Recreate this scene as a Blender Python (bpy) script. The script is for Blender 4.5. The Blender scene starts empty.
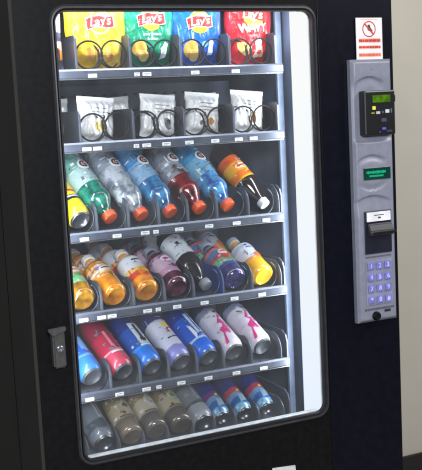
import bpy, bmesh, math, random
from mathutils import Vector, Matrix
random.seed(7)
PI = math.pi
S = bpy.context.scene
C = S.collection

# ------------------------------------------------------------------ helpers
def lin(c):
    return tuple(((v/255)/12.92 if v/255 <= .04045 else ((v/255+.055)/1.055)**2.4) for v in c)

def mat(name, rgb, rough=.5, metal=0, var=.12, scale=25, bump=0, coat=0, trans=0, alt=None, emis=0, srgb=True, spec=.5, alpha=1):
    """procedural principled material: colour broken up by noise, optional second colour, bump"""
    m = bpy.data.materials.new(name); m.use_nodes = True
    nt = m.node_tree; b = nt.nodes['Principled BSDF']
    col = lin(rgb) if srgb else rgb
    tc = nt.nodes.new('ShaderNodeTexCoord')
    nz = nt.nodes.new('ShaderNodeTexNoise'); nz.inputs['Scale'].default_value = scale; nz.inputs['Detail'].default_value = 4
    nt.links.new(tc.outputs['Object'], nz.inputs['Vector'])
    cr = nt.nodes.new('ShaderNodeValToRGB')
    a = lin(alt) if alt else tuple(min(1, v*(1+var)) for v in col)
    d = col if alt else tuple(v*(1-var) for v in col)
    cr.color_ramp.elements[0].position = .38; cr.color_ramp.elements[1].position = .62
    cr.color_ramp.elements[0].color = (*d, 1); cr.color_ramp.elements[1].color = (*a, 1)
    nt.links.new(nz.outputs['Fac'], cr.inputs['Fac'])
    nt.links.new(cr.outputs['Color'], b.inputs['Base Color'])
    b.inputs['Roughness'].default_value = rough
    b.inputs['Metallic'].default_value = metal
    b.inputs['Coat Weight'].default_value = coat
    b.inputs['Coat Roughness'].default_value = .12
    b.inputs['Transmission Weight'].default_value = trans
    b.inputs['Specular IOR Level'].default_value = spec
    b.inputs['Alpha'].default_value = alpha
    if emis:
        nt.links.new(cr.outputs['Color'], b.inputs['Emission Color'])
        b.inputs['Emission Strength'].default_value = emis
    if bump:
        bp = nt.nodes.new('ShaderNodeBump'); bp.inputs['Strength'].default_value = bump; bp.inputs['Distance'].default_value = .004
        nt.links.new(nz.outputs['Fac'], bp.inputs['Height']); nt.links.new(bp.outputs['Normal'], b.inputs['Normal'])
    return m

def banded(name, stops, rough=.3, coat=.4, metal=0, wob=.012, blotch=None, ns=30, axis='Z', spec=.5, wrinkle=.18, wsc=55, wd=.003):
    """colour bands along the local axis (metres), edges broken by noise; blotch=(rgb, threshold, scale)"""
    m = bpy.data.materials.new(name); m.use_nodes = True
    nt = m.node_tree; N = nt.nodes; L = nt.links; b = N['Principled BSDF']
    tc = N.new('ShaderNodeTexCoord'); sp = N.new('ShaderNodeSeparateXYZ'); L.new(tc.outputs['Object'], sp.inputs[0])
    nz = N.new('ShaderNodeTexNoise'); nz.inputs['Scale'].default_value = ns; nz.inputs['Detail'].default_value = 3
    L.new(tc.outputs['Object'], nz.inputs['Vector'])
    ma = N.new('ShaderNodeMath'); ma.operation = 'MULTIPLY_ADD'; ma.inputs[1].default_value = wob*2
    L.new(nz.outputs['Fac'], ma.inputs[0]); L.new(sp.outputs[axis], ma.inputs[2])
    zmax = .25
    mr = N.new('ShaderNodeMapRange'); mr.inputs['From Min'].default_value = wob; mr.inputs['From Max'].default_value = zmax+wob
    L.new(ma.outputs[0], mr.inputs['Value'])
    cr = N.new('ShaderNodeValToRGB'); cr.color_ramp.interpolation = 'LINEAR'
    els = cr.color_ramp.elements
    pts = []
    for i, (z, c) in enumerate(stops):
        if i > 0: pts.append((z/zmax-.008, stops[i-1][1]))
        pts.append((z/zmax+.008 if i else 0, c))
    els[0].position = pts[0][0]; els[0].color = (*lin(pts[0][1]), 1)
    els[1].position = min(1, pts[1][0]) if len(pts) > 1 else 1; els[1].color = (*lin(pts[1][1] if len(pts) > 1 else pts[0][1]), 1)
    for p, c in pts[2:]:
        e = els.new(min(1, p)); e.color = (*lin(c), 1)
    L.new(mr.outputs[0], cr.inputs['Fac'])
    out = cr.outputs['Color']
    if blotch:
        rgb, th, sc = blotch
        n2 = N.new('ShaderNodeTexNoise'); n2.inputs['Scale'].default_value = sc; n2.inputs['Detail'].default_value = 2
        n2.noise_dimensions = '4D'; n2.inputs['W'].default_value = random.random()*20
        L.new(tc.outputs['Object'], n2.inputs['Vector'])
        r2 = N.new('ShaderNodeMapRange'); r2.inputs['From Min'].default_value = th; r2.inputs['From Max'].default_value = th+.14
        L.new(n2.outputs['Fac'], r2.inputs['Value'])
        mx = N.new('ShaderNodeMix'); mx.data_type = 'RGBA'
        L.new(r2.outputs[0], mx.inputs['Factor']); L.new(out, mx.inputs['A']); mx.inputs['B'].default_value = (*lin(rgb), 1)
        out = mx.outputs['Result']
    L.new(out, b.inputs['Base Color'])
    n3 = N.new('ShaderNodeTexNoise'); n3.inputs['Scale'].default_value = wsc; n3.inputs['Detail'].default_value = 2; n3.inputs['Distortion'].default_value = 1.2
    L.new(tc.outputs['Object'], n3.inputs['Vector'])
    bp = N.new('ShaderNodeBump'); bp.inputs['Strength'].default_value = wrinkle; bp.inputs['Distance'].default_value = wd
    L.new(n3.outputs['Fac'], bp.inputs['Height']); L.new(bp.outputs['Normal'], b.inputs['Normal'])
    b.inputs['Roughness'].default_value = rough; b.inputs['Coat Weight'].default_value = coat; b.inputs['Metallic'].default_value = metal
    b.inputs['Specular IOR Level'].default_value = spec
    return m

def emat(name, rgb, strength, alt=None, scale=40):
    m = bpy.data.materials.new(name); m.use_nodes = True
    nt = m.node_tree; nt.nodes.remove(nt.nodes['Principled BSDF'])
    e = nt.nodes.new('ShaderNodeEmission'); e.inputs['Strength'].default_value = strength
    tc = nt.nodes.new('ShaderNodeTexCoord'); nz = nt.nodes.new('ShaderNodeTexNoise'); nz.inputs['Scale'].default_value = scale
    nt.links.new(tc.outputs['Object'], nz.inputs['Vector'])
    cr = nt.nodes.new('ShaderNodeValToRGB'); cr.color_ramp.elements[0].position = .4; cr.color_ramp.elements[1].position = .6
    cr.color_ramp.elements[0].color = (*lin(rgb), 1); cr.color_ramp.elements[1].color = (*lin(alt or rgb), 1)
    nt.links.new(nz.outputs['Fac'], cr.inputs['Fac']); nt.links.new(cr.outputs['Color'], e.inputs['Color'])
    nt.links.new(e.outputs[0], nt.nodes['Material Output'].inputs['Surface'])
    return m

def lamp_mat(name, top, bot, z0, z1, strength):
    """diffuser whose tube is cooler and weaker towards its lower end"""
    m = bpy.data.materials.new(name); m.use_nodes = True; nt = m.node_tree; nt.nodes.remove(nt.nodes['Principled BSDF'])
    e = nt.nodes.new('ShaderNodeEmission'); e.inputs['Strength'].default_value = strength
    tc = nt.nodes.new('ShaderNodeTexCoord'); sp = nt.nodes.new('ShaderNodeSeparateXYZ'); mr = nt.nodes.new('ShaderNodeMapRange'); mx = nt.nodes.new('ShaderNodeMix'); mx.data_type = 'RGBA'
    mr.inputs['From Min'].default_value = z0; mr.inputs['From Max'].default_value = z1
    nt.links.new(tc.outputs['Object'], sp.inputs[0]); nt.links.new(sp.outputs['Z'], mr.inputs['Value']); nt.links.new(mr.outputs[0], mx.inputs['Factor'])
    mx.inputs['A'].default_value = (*lin(bot), 1); mx.inputs['B'].default_value = (*lin(top), 1)
    nt.links.new(mx.outputs['Result'], e.inputs['Color']); nt.links.new(e.outputs[0], nt.nodes['Material Output'].inputs['Surface'])
    return m

def obj(name, bm, mats, parent=None, smooth=False, angle=None):
    me = bpy.data.meshes.new(name)
    bmesh.ops.recalc_face_normals(bm, faces=bm.faces[:])
    bm.to_mesh(me); bm.free()
    for m in (mats if isinstance(mats, (list, tuple)) else [mats]): me.materials.append(m)
    if smooth:
        for p in me.polygons: p.use_smooth = True
        if angle: me.set_sharp_from_angle(angle=math.radians(angle))
    o = bpy.data.objects.new(name, me); C.objects.link(o)
    if parent: o.parent = parent
    return o

def empty(name, label, cat, loc=(0, 0, 0), group=None):
    o = bpy.data.objects.new(name, None); C.objects.link(o); o.location = loc
    o.empty_display_size = .05
    tag(o, label, cat, group); return o

def tag(o, label, cat, group=None):
    o['label'] = label; o['category'] = cat
    if group: o['group'] = group

def bx(bm, lo, hi, bev=0, mi=0, seg=2):
    r = bmesh.ops.create_cube(bm, size=1)
    vs = r['verts']
    for v in vs:
        v.co = Vector([lo[i]+(v.co[i]+.5)*(hi[i]-lo[i]) for i in range(3)])
    fs = {f for v in vs for f in v.link_faces}
    for f in fs: f.material_index = mi
    if bev:
        es = {e for f in fs for e in f.edges}
        r = bmesh.ops.bevel(bm, geom=list(es), offset=bev, segments=seg, affect='EDGES', profile=.5)
        for f in r['faces']: f.material_index = mi

def prism_x(bm, poly, x0, x1, mi=0):
    """poly = [(y,z)...] extruded along x"""
    a = [bm.verts.new((x0, y, z)) for y, z in poly]; b = [bm.verts.new((x1, y, z)) for y, z in poly]
    fs = [bm.faces.new(a), bm.faces.new(b[::-1])]
    n = len(poly)
    for i in range(n): fs.append(bm.faces.new((a[i], a[(i+1) % n], b[(i+1) % n], b[i])))
    for f in fs: f.material_index = mi

def prism_y(bm, poly, y0, y1, mi=0):
    a = [bm.verts.new((x, y0, z)) for x, z in poly]; b = [bm.verts.new((x, y1, z)) for x, z in poly]
    fs = [bm.faces.new(a), bm.faces.new(b[::-1])]
    n = len(poly)
    for i in range(n): fs.append(bm.faces.new((a[i], a[(i+1) % n], b[(i+1) % n], b[i])))
    for f in fs: f.material_index = mi

def rrect(x0, z0, x1, z1, r, n=8):
    pts = []
    for cx, cz, a0 in ((x1-r, z1-r, 0), (x0+r, z1-r, 90), (x0+r, z0+r, 180), (x1-r, z0+r, 270)):
        for k in range(n+1):
            a = math.radians(a0+90*k/n); pts.append((cx+r*math.cos(a), cz+r*math.sin(a)))
    return pts

def ring_y(bm, outer, inner, y0, y1, mi=0):
    """frame between two loops of equal count (x,z), from y0 (front) to y1"""
    n = len(outer)
    L = [[bm.verts.new((x, y, z)) for x, z in lp] for lp, y in ((outer, y0), (inner, y0), (inner, y1), (outer, y1))]
    for i in range(n):
        j = (i+1) % n
        for k in range(4):
            A, B = L[k], L[(k+1) % 4]
            f = bm.faces.new((A[i], A[j], B[j], B[i])); f.material_index = mi

def lathe(bm, prof, seg=32, mi=0, cap0=True, cap1=True):
    """prof [(r,z)] or [(r,z,mat)]"""
    rings = []
    for p in prof:
        rings.append([bm.verts.new((p[0]*math.cos(2*PI*k/seg), p[0]*math.sin(2*PI*k/seg), p[1])) for k in range(seg)])
    for i in range(len(prof)-1):
        m = prof[i][2] if len(prof[i]) > 2 else mi
        for k in range(seg):
            j = (k+1) % seg
            f = bm.faces.new((rings[i][k], rings[i][j], rings[i+1][j], rings[i+1][k])); f.material_index = m
    if cap0: bm.faces.new(rings[0][::-1]).material_index = prof[0][2] if len(prof[0]) > 2 else mi
    if cap1: bm.faces.new(rings[-1]).material_index = prof[-1][2] if len(prof[-1]) > 2 else mi

def tube(bm, pts, r, seg=6, mi=0):
    pts = [Vector(p) for p in pts]; rings = []
    up = Vector((0, .3, 1)).normalized()
    for i, p in enumerate(pts):
        t = (pts[min(i+1, len(pts)-1)]-pts[max(i-1, 0)]).normalized()
        a = t.cross(Vector((0, 1, 0))); a = a if a.length > .1 else t.cross(Vector((1, 0, 0))); a.normalize(); b = t.cross(a)
        if rings and (a.dot(pa) < 0): a, b = -a, -b
        pa = a
        rings.append([bm.verts.new(p+r*(math.cos(2*PI*k/seg)*a+math.sin(2*PI*k/seg)*b)) for k in range(seg)])
    for i in range(len(rings)-1):
        for k in range(seg):
            bm.faces.new((rings[i][k], rings[i][(k+1) % seg], rings[i+1][(k+1) % seg], rings[i+1][k])).material_index = mi
    bm.faces.new(rings[0][::-1]).material_index = mi; bm.faces.new(rings[-1]).material_index = mi

def text2d(s, size, shear=0, bold=0):
    cu = bpy.data.curves.new('t', 'FONT'); cu.body = s; cu.size = size; cu.align_x = 'CENTER'; cu.align_y = 'CENTER'
    cu.shear = shear; cu.offset = bold; cu.resolution_u = 4
    o = bpy.data.objects.new('t', cu); C.objects.link(o)
    dg = bpy.context.evaluated_depsgraph_get(); dg.update()
    me = o.evaluated_get(dg).to_mesh()
    V = [(v.co.x, v.co.y) for v in me.vertices]; F = [tuple(p.vertices) for p in me.polygons]
    o.evaluated_get(dg).to_mesh_clear(); bpy.data.objects.remove(o); bpy.data.curves.remove(cu)
    return V, F

def disc2d(rx, ry, n=28, rot=0):
    c, s = math.cos(rot), math.sin(rot)
    V = [(rx*math.cos(2*PI*k/n)*c-ry*math.sin(2*PI*k/n)*s, rx*math.cos(2*PI*k/n)*s+ry*math.sin(2*PI*k/n)*c) for k in range(n)]
    return V, [tuple(range(n))]

def poly2d(pts): return list(pts), [tuple(range(len(pts)))]

def ringarc2d(r0, r1, a0=0, a1=360, n=24):
    V = []; F = []
    for k in range(n+1):
        a = math.radians(a0+(a1-a0)*k/n)
        V += [(r0*math.cos(a), r0*math.sin(a)), (r1*math.cos(a), r1*math.sin(a))]
    for k in range(n): F.append((2*k, 2*k+1, 2*k+3, 2*k+2))
    return V, F

def decal(bm, shape, fn, off=(0, 0), mi=0, rot=0, step=.004):
    """lay a flat 2D shape on a surface: fn(u,v) -> 3D point"""
    V, F = shape; c, s = math.cos(rot), math.sin(rot)
    t = bmesh.new()
    vs = [t.verts.new((x*c-y*s+off[0], x*s+y*c+off[1], 0)) for x, y in V]
    for f in F:
        try: t.faces.new([vs[i] for i in f])
        except ValueError: pass
    if step:
        for ax in (0, 1):
            lo = min(v.co[ax] for v in t.verts); hi = max(v.co[ax] for v in t.verts)
            k = math.floor(lo/step)+1
            while k*step < hi:
                co = Vector((0, 0, 0)); co[ax] = k*step; no = Vector((0, 0, 0)); no[ax] = 1
                bmesh.ops.bisect_plane(t, geom=t.verts[:]+t.edges[:]+t.faces[:], plane_co=co, plane_no=no)
                k += 1
    t.verts.index_update()
    nv = [bm.verts.new(fn(v.co.x, v.co.y)) for v in t.verts]
    for f in t.faces:
        bm.faces.new([nv[v.index] for v in f.verts]).material_index = mi
    t.free()

# ------------------------------------------------------------------ camera
cam = bpy.data.cameras.new('camera'); camo = bpy.data.objects.new('camera', cam); C.objects.link(camo); S.camera = camo
yaw, pitch, roll = .4460, .1276, -.0499
f = Vector((math.sin(yaw)*math.cos(pitch), math.cos(yaw)*math.cos(pitch), -math.sin(pitch)))
r = Vector((math.cos(yaw), -math.sin(yaw), 0)); u = r.cross(f)
c_, s_ = math.cos(roll), math.sin(roll)
r, u = c_*r+s_*u, -s_*r+c_*u
M = Matrix((r, u, -f)).transposed().to_4x4(); M.translation = Vector((-.6905, -2.2223, 1.4579))
camo.matrix_world = M
cam.sensor_fit = 'VERTICAL'; cam.sensor_height = 24; cam.lens = 975.29/470*24; cam.clip_end = 100; cam.clip_start = .05

# ------------------------------------------------------------------ materials
black_paint = mat('black powder coat', (.0052, .0053, .0060), .40, var=.2, scale=60, bump=.05, srgb=False, spec=.16)
side_paint = mat('dark grey side paint', (.026, .026, .0268), .85, spec=.04, var=.04, scale=6, srgb=False)
navy_reflection = mat('blue black reflection', (.0030, .0035, .0085), .35, var=.15, scale=40, bump=.04, srgb=False, spec=.22)
gasket_m = mat('grey window trim', (52, 52, 57), .45, scale=50)
steel = mat('brushed steel', (170, 174, 182), .3, metal=.9, scale=80)
lock_m = mat('worn grey lock metal', (74, 74, 73), .45, metal=.3, scale=70, bump=.1)
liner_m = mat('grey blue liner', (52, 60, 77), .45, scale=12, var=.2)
back_m = mat('grey back panel', (78, 88, 106), .45, scale=12, var=.2)
hole_m = mat('dark hole', (12, 13, 16), .8)
rail_m = mat('grey shelf rail', (82, 88, 103), .35, metal=.25, scale=40)
tray_m = mat('dark shelf tray', (96, 102, 114), .5, scale=30)
div_m = mat('charcoal divider', (44, 47, 55), .4, scale=30)
divl_m = mat('smoky grey plastic divider', (104, 112, 124), .35, coat=.2, scale=30, alpha=.86)
div_reflect_m = mat('blue reflection divider', (18, 70, 170), .25, coat=.3, scale=30)  # blue colour stands in for a reflection in the glass
coil_m = mat('black spiral wire', (10, 10, 11), .6, spec=.25, scale=50)
coilg_m = mat('grey spiral wire', (74, 78, 86), .3, metal=.5, scale=50)
tag_m = mat('white price card', (244, 246, 250), .5, scale=60, var=.05)
ink = mat('dark print', (45, 46, 52), .6)
wall_m = mat('beige painted wall', (180, 175, 164), .7, var=.03, scale=3, bump=.03)
base_m = mat('dark vinyl baseboard', (34, 31, 28), .5)
floor_m = mat('grey speckled floor', (128, 126, 120), .4, var=.1, scale=40)

# ------------------------------------------------------------------ setting
def sheet(name, pts, m):
    bm = bmesh.new(); bm.faces.new([bm.verts.new(p) for p in pts]); o = obj(name, bm, m); o['kind'] = 'structure'; return o
sheet('floor', [(-5, -6, 0), (6, -6, 0), (6, .74, 0), (-5, .74, 0)], floor_m)
sheet('wall', [(-5, .738, 0), (6, .738, 0), (6, .738, 3), (-5, .738, 3)], wall_m)
bm = bmesh.new(); bx(bm, (.99, .722, .004), (6, .736, .1), .003); o = obj('baseboard', bm, base_m); o['kind'] = 'structure'

# ------------------------------------------------------------------ vending machine
MX0, MX1, MZ1 = -.0999, .9501, 1.84
WX0, WX1, WZ0, WZ1 = 0.0, .6927, .62, 1.70
vm = empty('vending_machine', 'tall black glass-front vending machine with lit shelves of snacks and drinks', 'vending machine', (.42, .35, 0))
VP = Vector(vm.location)
def part(name, bm, m, parent=None, **k):
    p = parent or vm
    if p is vm: bm.transform(Matrix.Translation(-VP))
    else: bm.transform(Matrix.Translation(-VP))
    return obj(name, bm, m, p, **k)

# cabinet: sides, back, top and bottom around an open front
bm = bmesh.new()
bx(bm, (MX0+.004, .25, .04), (MX0+.03, .715, MZ1-.005), .003)
bx(bm, (MX1-.17, .25, .04), (MX1-.004, .715, MZ1-.005), .003)
bx(bm, (MX0+.03, .69, .04), (MX1-.17, .715, MZ1-.005), 0)
bx(bm, (MX0+.03, .25, MZ1-.035), (MX1-.17, .69, MZ1-.005), 0)
bx(bm, (MX0+.03, .25, .04), (MX1-.17, .69, .42), 0)
for x in (MX0+.06, MX1-.1):
    for y in (.29, .66): bx(bm, (x-.025, y-.025, 0.001), (x+.025, y+.025, .04))
part('cabinet', bm, side_paint)
# door: front skin with a rounded window opening, and side returns
bm = bmesh.new()
N_ = 8
inner = rrect(WX0-.012, WZ0-.014, WX1+.012, WZ1+.012, .034, N_)
outer = rrect(MX0, .04, MX1, MZ1, .012, N_)
ring_y(bm, outer, inner, 0.0, .03)
part('door', bm, [black_paint], smooth=True, angle=35)
bm = bmesh.new()
o2 = rrect(MX0, .04, MX1, MZ1, .012, N_); i2 = rrect(MX0+.02, .06, MX1-.02, MZ1-.02, .01, N_)
ring_y(bm, o2, i2, .0302, .237)
part('door_side', bm, side_paint, smooth=True, angle=35)
bm = bmesh.new(); bx(bm, (MX0+.0012, .2373, .045), (MX0+.02, .2497, MZ1-.01))
part('door_gap_shade', bm, mat('black gap shade', (3, 3, 3), .9, spec=.05))  # solid black strip stands in for the shade inside the door gap
# right-hand service door; its blue-black colour stands in for a reflection
bm = bmesh.new(); bx(bm, (WX1+.0185, -.0018, .05), (MX1-.004, -.0004, MZ1-.01), .0006)
part('service_door', bm, navy_reflection)
# window trim
bm = bmesh.new()
lo_ = [rrect(WX0-a, WZ0-a-.001, WX1+a, WZ1+b, q, N_) for a, b, q in ((.0145, .017, .040), (.0105, .012, .036), (.0080, .0075, .034), (.0032, .0030, .029))]
for (la, ya), (lb_, yb) in zip(list(zip(lo_, (-.0005, -.0068, -.0075, .004)))[:-1], list(zip(lo_, (-.0005, -.0068, -.0075, .004)))[1:]):
    va = [bm.verts.new((x, ya, z)) for x, z in la]; vb = [bm.verts.new((x, yb, z)) for x, z in lb_]
    for i in range(len(la)): bm.faces.new((va[i], va[(i+1) % len(la)], vb[(i+1) % len(la)], vb[i]))
bmesh.ops.remove_doubles(bm, verts=bm.verts[:], dist=1e-6)
part('window_trim', bm, gasket_m, smooth=True, angle=35)
bm = bmesh.new()
ring_y(bm, rrect(WX0-.0038, WZ0-.0043, WX1+.0038, WZ1+.0038, .030, N_), rrect(WX0, WZ0, WX1, WZ1, .026, N_), -.004, .0105)
part('window_seal', bm, mat('black rubber seal', (22, 22, 24), .5), smooth=True, angle=35)
# bright aluminium sill under the glass
bm = bmesh.new(); bx(bm, (WX0+.018, .0135, WZ0-.004), (WX1-.012, .032, WZ0+.002), .002)
part('window_sill', bm, mat('pale aluminium sill', (232, 236, 242), .35, metal=.2, scale=50))
# glass
gm = bpy.data.materials.new('window glass'); gm.use_nodes = True
nt = gm.node_tree; nt.nodes.remove(nt.nodes['Principled BSDF'])
tr = nt.nodes.new('ShaderNodeBsdfTransparent'); tr.inputs['Color'].default_value = (.93, .95, .96, 1)
gl = nt.nodes.new('ShaderNodeBsdfGlossy'); gl.inputs['Roughness'].default_value = .03
fr = nt.nodes.new('ShaderNodeFresnel'); fr.inputs['IOR'].default_value = 1.5
mu = nt.nodes.new('ShaderNodeMath'); mu.operation = 'MULTIPLY'; mu.inputs[1].default_value = 1.6
nz = nt.nodes.new('ShaderNodeTexNoise'); nz.inputs['Scale'].default_value = 6
df = nt.nodes.new('ShaderNodeBsdfDiffuse'); df.inputs['Color'].default_value = (.7, .74, .8, 1)
dm = nt.nodes.new('ShaderNodeMath'); dm.operation = 'MULTIPLY'; dm.inputs[1].default_value = .09
mx0 = nt.nodes.new('ShaderNodeMixShader'); mx = nt.nodes.new('ShaderNodeMixShader'); L = nt.links
L.new(nz.outputs['Fac'], dm.inputs[0]); L.new(dm.outputs[0], mx0.inputs[0]); L.new(tr.outputs[0], mx0.inputs[1]); L.new(df.outputs[0], mx0.inputs[2])
L.new(fr.outputs[0], mu.inputs[0]); L.new(mu.outputs[0], mx.inputs[0]); L.new(mx0.outputs[0], mx.inputs[1]); L.new(gl.outputs[0], mx.inputs[2])
L.new(mx.outputs[0], nt.nodes['Material Output'].inputs['Surface'])
bm = bmesh.new()
lp = rrect(WX0+.0005, WZ0+.0005, WX1-.0005, WZ1-.0005, .026, N_)
bm.faces.new([bm.verts.new((x, .008, z)) for x, z in lp])
part('window_pane', bm, gm)

# interior liner
IX0, IX1 = -.066, .712
bm = bmesh.new()
bx(bm, (IX0-.003, .24, .43), (IX0, .66, 1.80))
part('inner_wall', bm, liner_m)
bm = bmesh.new()
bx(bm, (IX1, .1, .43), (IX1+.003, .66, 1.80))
part('inner_wall', bm, mat('lamp spill liner', (104, 118, 144), .4, scale=10, var=.1))  # liner colour lightened to imitate spill from the lamp strip
bm = bmesh.new(); bx(bm, (IX0, .655, .43), (IX1, .66, 1.80))
bp = part('back_panel', bm, back_m)
bm = bmesh.new(); bx(bm, (IX0, .24, 1.79), (IX1, .655, 1.80)); part('inner_roof', bm, liner_m)
# slotted duct panel below the top shelf, a few cm behind the products
bm = bmesh.new(); bx(bm, (IX0+.01, .50, 1.47), (.70, .504, 1.545), .001)
duct = part('air_duct', bm, back_m)
for i in range(20):
    bm = bmesh.new()
    decal(bm, disc2d(.0075, .0035, 14), lambda a, b, i=i: (IX0+.035+i*.032+a, .4985, 1.515+b), step=0)
    decal(bm, disc2d(.0075, .0035, 14), lambda a, b, i=i: (IX0+.035+i*.032+a, .4982, 1.515+b), step=0) if False else None
    part('air_slot', bm, hole_m, duct)
# uprights at the right end of the shelves
for x, y, w, m in ((.693, .172, .009, mat('pale blue grey upright', (136, 152, 180), .4)),):
    bm = bmesh.new(); bx(bm, (x-w, y, .44), (x+w, y+.012, 1.79), .002); part('shelf_upright', bm, m)
# lamp strip: white housing and glowing diffuser on the door's right edge
bm = bmesh.new(); bx(bm, (.6905, .0125, .56), (.7115, .104, 1.75), .002)
lamp = part('lamp_strip', bm, mat('white lamp housing', (225, 228, 232), .4))
bm = bmesh.new(); bx(bm, (.6862, .0128, .57), (.6902, .1005, 1.74), .0015)
part('diffuser', bm, lamp_mat('lit diffuser', (248, 248, 246), (230, 238, 250), .6, 1.5, 1.17), lamp)
bm = bmesh.new(); bx(bm, (-.0075, .031, .56), (-.0045, .092, 1.75), .001)  # unseen second strip added inside the left edge as fill
lamp = part('lamp_strip', bm, mat('white lamp housing', (225, 228, 232), .4))  # housing of the added unseen left strip
bm = bmesh.new(); bx(bm, (-.0043, .033, .57), (-.0025, .090, 1.74), .0008)
part('diffuser', bm, lamp_mat('lit diffuser', (248, 248, 246), (230, 238, 250), .6, 1.5, 1.17), lamp)  # diffuser of the added unseen left strip
# door inner returns around the window (black)
bm = bmesh.new(); bx(bm, (-.024, .031, .5), (-.008, .095, 1.78), .002); part('door_liner', bm, black_paint)

# delivery flap with a pale sticker
bm = bmesh.new(); bx(bm, (.02, -.006, .16), (.66, -.001, .44), .003); fl = part('delivery_flap', bm, black_paint)
bm = bmesh.new(); prism_y(bm, [(.522, .4445), (.594, .4445), (.590, .487), (.519, .493)], -.0028, -.0012)
part('sticker', bm, mat('pale grey sticker', (205, 206, 208), .5, scale=60))

# lock
bm = bmesh.new()
prism_y(bm, [(-.0665, .868), (-.036, .868), (-.0365, .966), (-.0665, .95)], -.026, -.0005)
bmesh.ops.bevel(bm, geom=bm.edges[:], offset=.004, segments=2, affect='EDGES')
lk = part('door_lock', bm, lock_m)
bm = bmesh.new(); prism_y(bm, [(-.0665, .9465), (-.0345, .9575), (-.0345, .9685), (-.079, .9665), (-.079, .962)], -.034, -.027)
bmesh.ops.bevel(bm, geom=bm.edges[:], offset=.002, segments=2, affect='EDGES')
part('latch_lip', bm, lock_m, lk)
bm = bmesh.new(); lathe(bm, [(.0085, 0), (.0085, .005), (.0065, .0065), (.003, .0065), (.003, .003)], 20)
bm.transform(Matrix.Translation((-.051, -.026, .915)) @ Matrix.Rotation(PI/2, 4, 'X'))
part('key_cylinder', bm, steel, lk)

# ---- selection panel
PX0, PX1, PZ0, PZ1 = .797, .927, .854, 1.571
panel_m = mat('silver grey plastic', (127, 130, 146), .4, scale=50, var=.05, coat=.1)
panel_d = mat('badge grey plastic', (124, 126, 142), .45, scale=50, var=.05)  # slightly darker grey for the badge
def sst(a, b, x):
    t = max(0, min(1, (x-a)/(b-a))); return t*t*(3-2*t)
def scoop(x, z, cx, z0, hw, h, ln, up=True):
    """0..1: hollow whose far edge is a sharp arch and whose floor runs out smoothly"""
    uu = (x-cx)/hw
    if abs(uu) >= 1: return 0
    e = z0+(h if up else -h)*math.cos(uu*PI/2)
    q = (e-z) if up else (z-e)
    return sst(-.0025, .0025, q)*(1-sst(.003, ln, q))*(1-abs(uu)**4)
def panel_y(x, z):
    e = min(x-PX0, PX1-x, z-PZ0, PZ1-z)
    y = -.0285+.010*(1-sst(0, .011, e))**2
    y += .0055*scoop(x, z, .853, 1.508, .048, .016, .030)
    y += .0055*scoop(x, z, .853, 1.300, .048, .014, .022)
    y += .0045*scoop(x, z, .853, 1.232, .046, .014, .022, False)
    y += .0060*scoop(x, z, .853, 1.186, .064, .018, .050)
    y += .0050*sst(1.350, 1.362, z+.006*math.cos((x-.853)/.069*PI/2))*sst(0, .010, e)*(1-sst(1.49, 1.53, z))
    return y
bm = bmesh.new(); nx_, nz_ = 46, 240
g = [[bm.verts.new((PX0+(PX1-PX0)*a/nx_, panel_y(PX0+(PX1-PX0)*a/nx_, PZ0+(PZ1-PZ0)*b/nz_), PZ0+(PZ1-PZ0)*b/nz_)) for a in range(nx_+1)] for b in range(nz_+1)]
for b in range(nz_):
    for a in range(nx_): bm.faces.new((g[b][a], g[b][a+1], g[b+1][a+1], g[b+1][a]))
rim = [g[0][a] for a in range(nx_+1)]+[g[b][nx_] for b in range(1, nz_+1)]+[g[nz_][a] for a in range(nx_-1, -1, -1)]+[g[b][0] for b in range(nz_-1, 0, -1)]
bk = [bm.verts.new((v.co.x, -.0042, v.co.z)) for v in rim]
for k in range(len(rim)): bm.faces.new((rim[k], bk[k], bk[(k+1) % len(rim)], rim[(k+1) % len(rim)]))
pn = part('control_panel', bm, panel_m, smooth=True, angle=40)
bm = bmesh.new(); decal(bm, disc2d(.011, .0045, 18), lambda a, b: (.868+a, -.0290, 1.546+b), step=0); part('badge', bm, panel_d, pn)
# card reader
rb = mat('black reader plastic', (20, 21, 25), .4, coat=.1, scale=60)
bm = bmesh.new(); bx(bm, (.8185, -.050, 1.368), (.918, -.022, 1.487), .004)
cr_ = part('card_reader', bm, rb)
bm = bmesh.new(); bx(bm, (.9183, -.045, 1.455), (.923, -.030, 1.474), .0015); part('reader_clip', bm, rb, cr_)
bm = bmesh.new(); bx(bm, (.844, -.0525, 1.455), (.901, -.0503, 1.4745), .0008)
part('screen', bm, emat('green lcd', (112, 168, 44), .62, (78, 132, 26), 45), cr_)
for x, z, w, h, c, e in ((.845, 1.441, .0095, .009, (250, 240, 90), 1.1), (.841, 1.4275, .010, .004, (200, 190, 70), .7), (.858, 1.428, .012, .007, (225, 222, 240), .8),
                         (.873, 1.429, .006, .006, (120, 118, 150), .6), (.888, 1.431, .012, .009, (235, 235, 245), .9), (.901, 1.432, .004, .012, (150, 150, 170), .5),
                         (.876, 1.408, .016, .009, (120, 120, 150), .5), (.876, 1.385, .012, .006, (130, 110, 235), .8), (.893, 1.378, .018, .006, (110, 108, 128), .4), (.862, 1.376, .006, .004, (110, 100, 170), .5)):
    bm = bmesh.new(); bx(bm, (x-w/2+.003, -.0520, z-h/2), (x+w/2+.003, -.0503, z+h/2), .0006)
    part('indicator_light', bm, emat('indicator', c, e), cr_)
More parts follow.
